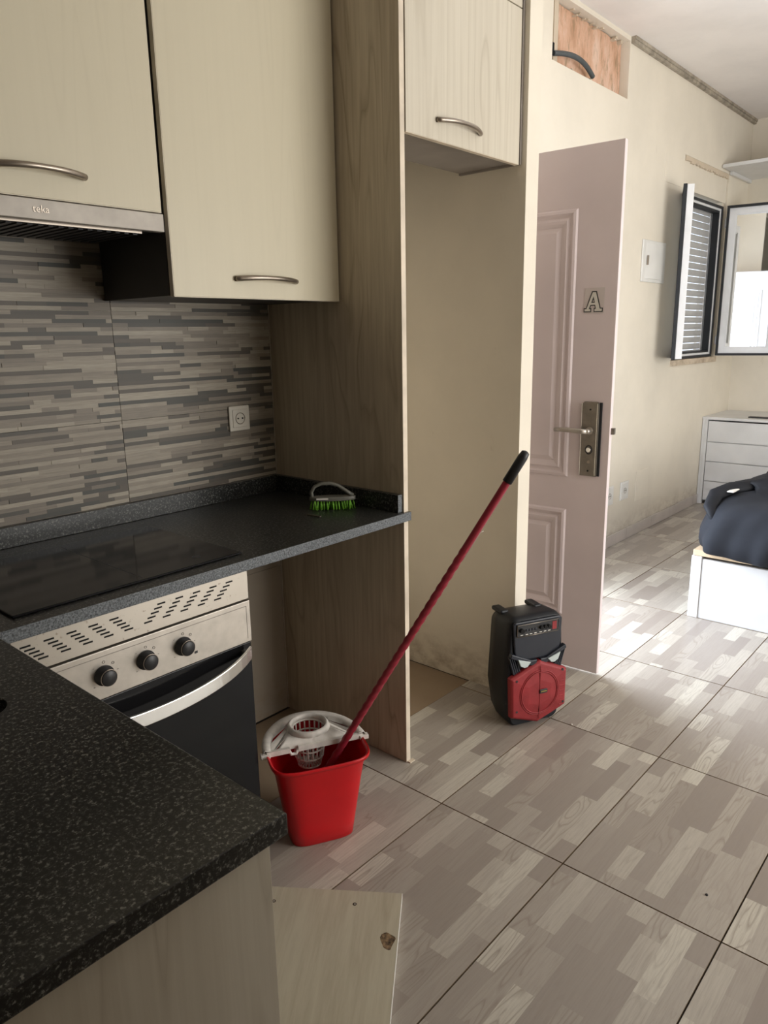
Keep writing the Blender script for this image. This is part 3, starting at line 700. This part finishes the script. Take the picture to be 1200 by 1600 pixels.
for k in range(4):
    B().box(4.653, 4.6715, DY0 + .03, DY1 - .048, zs[k + 1] + .006, zs[k]).build('drawer', 'furn', t, og, bevel=.0015)
og = (4.8, -.42, .742)
tag(B().box(4.74, 4.80, -.62, -.33, .7425, .752).build('flat_bar', 'black', None, og, bevel=.002, loc=og), 'thin black flat bar lying on the dresser top', 'bar')

# ------------------------------------------------------------------ bed
og = (2.9, -1.5, 0)
bd = thing('bed', 'white box bed with beige mattress base under dark bedding', 'bed', og)
BX, BY = 1.983, -.874
B().box(BX, BX + .03, BY - .05, BY, .001, .330).build('corner_post', 'furn', bd, og, bevel=.002)
B().box(BX + .006, BX + .026, -2.35, BY - .052, .001, .318).build('end_board', 'furn', bd, og, bevel=.001)
B().box(BX + .03, 3.95, BY - .022, BY - .004, .001, .318).build('side_board', 'furn', bd, og, bevel=.001)
B().box(BX + .03, 3.95, -2.35, -2.33, .001, .318).build('side_board', 'furn', bd, og)
B().box(BX + .004, 3.95, -2.35, BY - .004, .3315, .362).build('slat_base', 'beige', bd, og, bevel=.003)
B().box(BX + .05, 3.93, -2.32, BY - .05, .363, .49).build('mattress', 'beige', bd, og, bevel=.03)
def duvet():
    x0, x1, y0, y1 = BX - .030, 3.97, -2.40, BY + .030
    prof = [(.48, .600), (.34, .600), (.22, .598), (.13, .590), (.07, .570), (.030, .535), (.006, .488), (-.018, .445), (-.022, .405), (-.012, .378), (-.004, .366)]
    n = 260; rings = []
    for k, (ins, z) in enumerate(prof):
        ring = []; t = k / (len(prof) - 1)
        hx, hy = (x1 - x0) / 2 - ins * .9, (y1 - y0) / 2 - ins * .7; rad = max(.03, .20 - ins * .3)
        per = []
        for i in range(n):
            a = 2 * PI * i / n; ca, sa = math.cos(a), math.sin(a)
            e = 7.0; r = (abs(ca / hx) ** e + abs(sa / hy) ** e) ** (-1 / e)
            fold = (.022 * math.sin(17 * a + 2.2) + .016 * math.sin(37 * a + 1) + .012 * math.sin(61 * a + 3 * t)) * t ** 1.3
            zz = z + (.016 * math.sin(6 * a + 1.3) + .010 * math.sin(13 * a)) * t ** 1.5 + .012 * math.sin(5 * ca * 3 + 4 * sa * 2) * (1 - t)
            ring.append(((x0 + x1) / 2 + ca * (r + fold), (y0 + y1) / 2 + sa * (r + fold), zz))
        rings.append(ring)
    b = B(); b.ring(rings, 0, True, False); b.add(rings[0], [tuple(range(n))], 0, sm=True)
    o = b.build('duvet', 'navy', None, (2.9, -1.5, .5), loc=(2.9, -1.5, .5))
    md = o.modifiers.new('solid', 'SOLIDIFY'); md.thickness = .012; md.offset = 1
    sb = o.modifiers.new('subd', 'SUBSURF'); sb.levels = 1; sb.render_levels = 1
    return o
tag(duvet(), 'dark navy duvet draped over the foot of the white bed', 'duvet')
def lump(name, c, sx, sy, sz, rz, seed, amp=.12):
    r = random.Random(seed); b = B(); n, m_ = 32, 12; rings = []
    ph = [r.uniform(0, 6) for _ in range(6)]
    for k in range(m_ + 1):
        th = PI * (.02 + .96 * k / m_); ring = []
        for i in range(n):
            a = 2 * PI * i / n
            f = 1 + amp * math.sin(5 * a + ph[0] + 2 * th) + amp * .6 * math.sin(9 * a + ph[1] - 3 * th) + amp * .5 * math.sin(3 * th * 2 + ph[2] + a)
            x, y, z = sx * math.sin(th) * math.cos(a) * f, sy * math.sin(th) * math.sin(a) * f, sz * math.cos(th) * (1 + amp * math.sin(4 * a + ph[3]))
            z = max(z, -sz * .55)
            ring.append((x * math.cos(rz) - y * math.sin(rz), x * math.sin(rz) + y * math.cos(rz), z))
        rings.append(ring)
    b.ring(rings, 0, True, True); return b
gm = thing('garment', 'crumpled black garment thrown on top of the navy duvet', 'garment', (2.60, -1.16, .60))
o = lump('cloth', None, .30, .15, .075, -.7, 5).build('cloth', 'garment', gm, (0, 0, -.02))
b = B(); b.tube([(-.55, .20, -.10), (-.50, .255, -.035), (-.40, .26, .015), (-.28, .22, .035), (-.15, .12, .04), (-.05, .05, .05)], [.022, .034, .038, .036, .034, .03], 12, 0, True, .6); o = b.build('sleeve', 'garment', gm)
b = B(); b.box(-.38, -.28, .18, .215, .028, .034); o = b.build('care_label', 'label', gm, bevel=.003); o['label'] = 'white label'
b = B(); b.box(-.05, .05, -.02, .05, .055, .085); b.build('fastener', 'black', gm, bevel=.008)

# ------------------------------------------------------------------ speaker
fx, fy = .456, -.746; rx, ry = (.216, -.106); ln = math.hypot(rx, ry); rx /= ln; ry /= ln
sp_a = math.atan2(ry, rx)
sp = thing('party_speaker', 'black portable speaker with red hexagonal grille on the floor by the wall end', 'speaker', (fx + rx * .112 + ry * .024 - .022, fy + ry * .112 - rx * .024 + .002, 0), sp_a); sp.scale = (1.05, 1.05, 1.03)
# local: x -0.12..0.12, front face y=0 (towards -y), body back to y=.165
def rr_poly(w_, z0, z1, rb, rt, bot_in=.016):
    pts = []
    def arc(cx, cz, r, a0, a1, n=6):
        for i in range(n + 1):
            a = a0 + (a1 - a0) * i / n; pts.append((cx + r * math.cos(a), cz + r * math.sin(a)))
    arc(w_ - bot_in - rb, z0 + rb, rb, -PI / 2, -.25); pts.append((w_, z0 + .13)); arc(w_ - .012 - rt, z1 - rt, rt, 0, PI / 2)
    arc(-w_ + .012 + rt, z1 - rt, rt, PI / 2, PI); pts.append((-w_, z0 + .13)); arc(-w_ + bot_in + rb, z0 + rb, rb, PI + .25, 3 * PI / 2)
    return pts
b = B(); rings = []
for y, w_, z0, z1 in ((.165, .088, .035, .385), (.150, .108, .014, .405), (.10, .119, .002, .420), (.03, .122, .001, .424), (.008, .120, .001, .420), (0.0, .114, .006, .413)):
    rings.append([(x, y, z) for x, z in rr_poly(w_, z0, z1, .03, .035)])
b.ring(rings, 0, True, True); b.build('cabinet', 'speaker', sp)
b = B()
b.prism([(-.095, .30), (-.083, .262), (.083, .262), (.095, .30), (.100, .403), (.090, .412), (-.094, .412), (-.103, .403)], -.010, -.0003, 'y'); b.build('front_baffle', 'speaker_trim', sp, bevel=.004)
b = B(); b.prism([(-.091, .362), (-.084, .355), (.076, .355), (.082, .362), (.082, .405), (-.091, .405)], -.015, -.0102, 'y'); cp = b.build('control_panel', 'black', sp, bevel=.002)
b = B(); b.tube([(-.084, -.0155, .342), (.086, -.0155, .342), (.086, -.0155, .386), (-.084, -.0155, .386), (-.084, -.0155, .342)], .0012, 6); b.build('panel_trim', 'bronze', cp)
for x in (-.068, .012, .028, .044): B().cyl((x, -.015, .366), (0, -1, 0), .0085 if x < 0 else .007, .010, 14).build('dial', 'void', cp)
for x in (-.045, -.033, -.021, -.009): B().box(x - .004, x + .004, -.018, -.015, .360, .368).build('button', 'speaker_trim', cp, bevel=.001)
B().box(.060, .078, -.0162, -.015, .350, .380).build('red_input_area', 'grille', cp)
for x in (-.066, -.045, -.028, -.01, .012, .03, .048): B().box(x - .005, x + .005, -.0154, -.015, .3465, .3495).build('legend_mark', 'label', cp)
for _o in [c for c in cp.children]: _o.location = _o.location + Vector((-.006, 0, .017))
for sgn in (-1, 1):       # swept brow ridges and lamp lenses
    b = B()
    b.prism([(sgn * .006, .262), (sgn * .030, .262), (sgn * .112, .300), (sgn * .117, .285), (sgn * .034, .243), (sgn * .012, .236)][::sgn], -.020, -.0003, 'y')
    b.build('brow_ridge', 'speaker_trim', sp, bevel=.003)
    for k in range(4):
        xa = sgn * (.118 - k * .009)
        b = B(); b.prism([(xa, .284 - k * .004), (xa - sgn * .004, .284 - k * .004), (xa - sgn * .026, .215 - k * .002), (xa - sgn * .019, .212 - k * .002)][::-sgn], -.012, -.0003, 'y'); b.build('vent_rib', 'speaker_trim', sp, bevel=.0015)
    b = B(); b.prism([(sgn * .036, .259), (sgn * .088, .276), (sgn * .078, .250), (sgn * .062, .241), (sgn * .050, .243)][::sgn], -.0245, -.018, 'y')
    o = b.build('lamp_lens', 'lens', sp, bevel=.001); o['label'] = 'milky triangular lamp'
hexo = [(0.0, .012), (.098, .050), (.119, .060), (.120, .205), (0.004, .258), (-.118, .205), (-.112, .050)]
b = B(); hin = [(x * .93, .13 + (z - .13) * .93) for x, z in hexo]; n = len(hexo)
rings = [[(x, -.0005, z) for x, z in hexo], [(x, -.018, z) for x, z in hexo], [(x, -.026, z) for x, z in hin], [(x * .4, -.031, .135 + (z - .135) * .4) for x, z in hexo]]
b.ring(rings, 0, True, True, False); gr = b.build('grille', 'grille', sp, bevel=.003)
b = B()
for R_r, yy in ((.086, -.0285), (.080, -.0295)): b.tube([(R_r * math.cos(a) * .93, yy, .135 + R_r * math.sin(a)) for a in [2 * PI * i / 40 for i in range(41)]], .0025, 8)
b.build('cone_ring', 'grille', gr)
b = B(); b.box(-.0012, .0012, -.0325, -.030, .03, .24); b.build('centre_fold', 'grille', gr, bevel=.001)
for k, z in enumerate((.16, .14, .12, .10, .08, .065)): B().box(.086, .110, -.0285, -.022, z, z + .005).build('grille_rib', 'grille', gr, bevel=.001)
for x, z in ((-.095, .196), (.098, .205), (-.092, .075), (.104, .075)): B().cyl((x, -.024, z), (0, -1, 0), .0045, .004, 10).build('screw', 'black', gr)
bg = B().box(-.002, .030, -.0355, -.0325, .132, .148).build('badge', 'black', gr, bevel=.0015)
B().box(.002, .026, -.0362, -.0356, .138, .142).build('badge_line', M.setdefault('gold', plain('dull_gold', (.35, .26, .08), .4, .7)), bg)
for x in (-.085, .055): B().box(x - .014, x + .020, .08, .15, .410, .427).build('handle_lug', 'speaker', sp, bevel=.007)

# ------------------------------------------------------------------ bucket with strainer
BA = -.50
bk = thing('mop_bucket', 'red plastic mop bucket with white strainer basket beside the tall panel', 'bucket', (-.437, -.632, 0), BA)
# local frame: x right, y back. front (-y) flat, back rounded
def bucket_ring(s, z, n=64, cy=0):
    pts = []; W_, D1, D2 = .146 * s, .118 * s, .182 * s
    for i in range(n):
        a = 2 * PI * i / n; ca, sa = math.cos(a), math.sin(a)
        if sa < 0: e = 4.5; r = (abs(ca / W_) ** e + abs(sa / D1) ** e) ** (-1 / e)
        else: e = 2.1; r = (abs(ca / W_) ** e + abs(sa / D2) ** e) ** (-1 / e)
        pts.append((ca * r, sa * r + cy, z))
    return pts
prof = [(.62, .000), (.655, .003), (.70, .05), (.77, .12), (.84, .19), (.895, .24), (.935, .262), (.96, .272)]
b = B(); rings = [bucket_ring(s, z) for s, z in prof] + [bucket_ring(1.0, .276), bucket_ring(1.012, .270), bucket_ring(1.0, .262), bucket_ring(.975, .262)]
b.ring(rings, 0, True, False)
b.add(rings[0], [tuple(range(64))[::-1]], 0)
inn = [bucket_ring(.955, .271), bucket_ring(.885, .24), bucket_ring(.83, .19), bucket_ring(.76, .12), bucket_ring(.69, .05), bucket_ring(.645, .006)]
b.ring([bucket_ring(1.0, .276)] + inn, 0, True, False); b.add(inn[-1], [tuple(range(64))], 0)
b.build('bucket_body', 'red', bk)
# strainer: rim band over the back half, sloped funnel collar, slotted basket
b = B(); n = 40; YB = .006
def arc_ring(s, z, t): return [(.146 * s * 1.02 * math.cos(a), .182 * s * 1.02 * math.sin(a) - .0, z) for a in [PI * i / n for i in range(n + 1)]]
loops = [arc_ring(1.03, .262, 0), arc_ring(1.045, .282, 0), arc_ring(1.01, .289, 0), arc_ring(.90, .286, 0), arc_ring(.87, .276, 0)]
for l in loops:
    x_l, x_r = l[-1][0], l[0][0]; l.append((x_l, YB, l[0][2])); l.insert(0, (x_r, YB, l[0][2]))
b.ring(loops, 0, False, False)
# collar deck from rim to basket mouth
cx_, cy_, rm = -.004, .070, .055
def mouth(r, z, nn=None): return [(cx_ + r * math.cos(a), cy_ + r * math.sin(a), z) for a in nn]
angs = [PI * i / n for i in range(n + 1)]
m_ang = [-.30] + angs + [PI + .30]
outer = loops[-1]
dx = [outer[0]] + outer[1:-1] + [outer[-1]]
for k in range(len(dx) - 1):
    if k in (6, 7, 14, 15, 26, 27, 34, 35): continue      # drainage slots
    a, c_ = m_ang[k], m_ang[k + 1]
    p, q = dx[k], dx[k + 1]
    u, v_ = (cx_ + rm * 1.18 * math.cos(a), cy_ + rm * 1.18 * math.sin(a), .300), (cx_ + rm * 1.18 * math.cos(c_), cy_ + rm * 1.18 * math.sin(c_), .300)
    b.add([p, q, v_, u], [(0, 1, 2, 3)], 0, sm=True)
# front apron: from the straight bar at y=-.018 up to the mouth
nb = 24
for k in range(nb):
    a0, a1 = PI + .30 + (PI - .60) * k / nb, PI + .30 + (PI - .60) * (k + 1) / nb
    def pt(a): return (cx_ + rm * 1.18 * math.cos(a), cy_ + rm * 1.18 * math.sin(a), .300)
    xl = -.120 + .240 * k / nb; xr = -.120 + .240 * (k + 1) / nb
    b.add([(xl, YB, .277), (xr, YB, .277), pt(a1), pt(a0)], [(0, 1, 2, 3)], 0, sm=True)
b.box(-.145, -.078, YB - .008, YB + .002, .270, .284); b.box(-.052, .146, YB - .008, YB + .002, .270, .284)
b.tube([(-.080, YB - .003, .276), (-.074, YB - .003, .262), (-.058, YB - .003, .262), (-.052, YB - .003, .276)], .004, 8)
full = [2 * PI * i / 32 for i in range(32)]
b.ring([mouth(rm * 1.18, .300, full), mouth(rm * 1.10, .312, full), mouth(rm * 1.02, .316, full), mouth(rm * .95, .310, full), mouth(rm * .93, .296, full)], 0, True, False)
sn = b.build('strainer', 'white_strainer', bk); sn['label'] = 'grimy white strainer insert'
md = sn.modifiers.new('solid', 'SOLIDIFY'); md.thickness = .002; md.offset = 0
b = B()      # basket wall with slots: vertical bars + rings
for z, r in ((.297, .051), (.268, .049), (.239, .046), (.210, .042), (.182, .034)):
    b.tube([(cx_ + r * math.cos(a), cy_ + r * math.sin(a), z) for a in [2 * PI * i / 32 for i in range(33)]], .0032, 6)
for i in range(20):
    a = 2 * PI * i / 20; b.tube([(cx_ + r * math.cos(a), cy_ + r * math.sin(a), z) for z, r in ((.297, .051), (.268, .049), (.239, .046), (.210, .042), (.182, .034), (.195, .006))], .0026, 5)
b.build('basket', 'white_strainer', bk)
for sx in (-1, 1): B().box(sx * .150 - .014, sx * .150 + .014, YB - .012, YB + .006, .266, .280).build('handle_lug', 'white_strainer', bk, bevel=.002)

# ------------------------------------------------------------------ mop
mb = Vector((-.4600, -.5751, .040)); mt_ = Vector((-.0735, -1.1005, 1.1502)); dv = (mt_ - mb)
mp = thing('mop', 'mop standing in the red bucket, its dark red spiral pole tilted to the right', 'mop', tuple(mb))
L_ = dv.length; du = dv.normalized(); path = []; rad = []
b = B(); a_ = du.orthogonal().normalized(); c_ = du.cross(a_); rings = []
NS = 420
for i in range(NS + 1):
    t = L_ * (.0 + .945 * i / NS); r0 = .0108; tw = i * .35; ring = []
    for k in range(12):
        th = 2 * PI * k / 12; rr = r0 + (.0010 * math.cos(3 * th - tw * 1.7) if i < NS * .80 else 0)
        ring.append(tuple(du * t + (a_ * math.cos(th) + c_ * math.sin(th)) * rr))
    rings.append(ring)
b.ring(rings, 0, True, True); b.build('pole', 'pole', mp)
b = B(); b.tube([du * (L_ * .925), du * (L_ * .985), du * (L_ * .997), du * L_], [.0135, .0135, .011, .004], 14); b.build('grip_cap', 'black', mp)
b = B(); side = Vector((.66, -.75, -.0)); p0 = du * (L_ * .735) + side * .0135; p1 = du * (L_ * .80) + side * .0135
b.tube([p0, p1, p1 + side * .006 + du * .004], .0012, 6); b.build('peeling_label_edge', 'label', mp)
b = B(); random.seed(5)
for i in range(26):
    a = random.random() * 6.28; r = random.uniform(.015, .040)
    b.tube([(0, 0, .03), (r * .6 * math.cos(a), r * .6 * math.sin(a), .005), (r * math.cos(a), r * math.sin(a), -.028)], .006, 6)
b.cyl((0, 0, 0), tuple(du), .016, .07, 12)
o = b.build('mop_head', 'yarn', mp)

# ------------------------------------------------------------------ scrub brush + bits on worktop
sb = thing('scrub_brush', 'grey handled scrub brush with lime green bristles on the worktop', 'brush', (-.108, -.402, .9005), math.radians(-45))
b = B(); b.prism([(.076 * math.cos(a), .022 * math.sin(a)) for a in [2 * PI * i / 32 for i in range(32)]], .030, .044, 'z', sm=True); b.build('brush_base', 'brush', sb, bevel=.003)
b = B(); b.tube([(-.066, 0, .040), (-.068, 0, .058), (-.058, 0, .076), (-.035, 0, .086), (-.005, 0, .086), (.020, 0, .078), (.045, 0, .060), (.068, 0, .044)], [.008, .0075, .007, .0075, .008, .0075, .0075, .008], 10, 0, True, .8); b.build('handle', 'brush', sb)
B().box(-.052, -.014, -.0225, -.021, .036, .041).build('sticker', 'label', sb)
b = B(); random.seed(9)
for i in range(-7, 8):
    for j in (-1, 0, 1):
        x = i * .0095; y = j * .012
        if (x / .072) ** 2 + (y / .02) ** 2 > 1: continue
        for k in range(3):
            ox, oy = random.uniform(-.004, .004), random.uniform(-.003, .003)
            b.tube([(x + ox * .4, y + oy * .4, .031), (x * 1.04 + ox * 1.5, y + oy * 1.6, .0006)], .0015, 5)
o = b.build('bristles', 'green', sb); o['kind'] = 'stuff'
tag(B().box(-.027, .027, -.0035, .0035, 0, .003).build('wooden_splint', M.setdefault('splint', plain('dark_splint', (.12, .10, .075), .6)), None, loc=(-.2135, -.424, .9005)), 'small flat splint lying on worktop in front of the brush', 'stick').rotation_euler = (0, 0, -PI / 2 + .1)

# ------------------------------------------------------------------ loose board on the floor
A_ = Vector((-.700, -.736)); Bp = Vector((-.499, -1.013)); ux = (Bp - A_).normalized(); uy = Vector((ux.y, -ux.x))   # uy points to the viewer
WB, LB = .43, .72
ang = math.atan2(ux.y, ux.x)
lb = thing('loose_board', 'loose pale wood board with screw holes and a torn hinge hole on the floor', 'board', (Bp.x, Bp.y, 0), ang)
# local: x from -WB..0 , y 0..-LB
hole_c = (-.024, -.160)
bm_ = bmesh.new(); outer = [(-WB, -LB), (0, -LB), (0, 0), (-WB, 0)]
random.seed(2)
hole = [(hole_c[0] + .017 * math.cos(a) * (1 + .25 * math.sin(3 * a)), hole_c[1] + .028 * math.sin(a) * (1 + .2 * math.cos(2 * a + 1))) for a in [2 * PI * i / 20 for i in range(20)]]
es = []
for loop in (outer, hole):
    vs = [bm_.verts.new((x, y, .016)) for x, y in loop]; es += [bm_.edges.new((vs[i], vs[(i + 1) % len(vs)])) for i in range(len(vs))]
bmesh.ops.triangle_fill(bm_, use_beauty=True, use_dissolve=False, edges=es)
r = bmesh.ops.extrude_face_region(bm_, geom=bm_.faces[:]); bmesh.ops.translate(bm_, verts=[v for v in r['geom'] if isinstance(v, bmesh.types.BMVert)], vec=(0, 0, -.0152))
bmesh.ops.recalc_face_normals(bm_, faces=bm_.faces); me = bpy.data.meshes.new('board'); bm_.to_mesh(me); bm_.free(); me.materials.append(M['board'])
o = bpy.data.objects.new('board', me); COL.objects.link(o); o.parent = lb
B().box(.0002, .0014, -LB, 0, .0009, .0162).build('edge_band', 'white_edge', lb)
b = B(); rings = []
for s_, z in ((1.0, .0155), (.8, .010), (.45, .0065), (.05, .005)):
    rings.append([(hole_c[0] + (x - hole_c[0]) * s_, hole_c[1] + (y - hole_c[1]) * s_, z + random.uniform(-.001, .001)) for x, y in hole])
b.ring(rings, 0, True, True); o = b.build('torn_chipboard', M.setdefault('chip', plain('raw_chipboard', (.20, .13, .07), .9, 0, .5, 90)), lb); o['label'] = 'torn brown chipboard hollow'
for x, y in ((-.333, -.052), (-.120, -.047)):
    s_ = B().lathe([(.0055, .0162), (.0035, .0166), (.003, .0164), (0, .0162)], (x, y, 0), 14).build('screw_hole', M.setdefault('brownhole', plain('dark_brown_rim', (.06, .04, .025), .8)), lb)
    B().cyl((x + .0008, y, .0163), (0, 0, 1), .0018, .0006, 8).build('dowel', 'label', s_)

# small crumbs on the floor
for k, (x, y, m_) in enumerate(((.598, -.935, 'label'), (.03, -1.62, 'ink'))):
    b = B(); b.lathe([(0, .0002), (.004, .001), (.0035, .003), (0, .004)], (0, 0, 0), 8)
    tag(b.build('crumb', m_, None, loc=(x, y, 0)), 'tiny white crumb on the floor in front of the speaker' if k == 0 else 'tiny dark crumb on the near floor tiles', 'crumb')
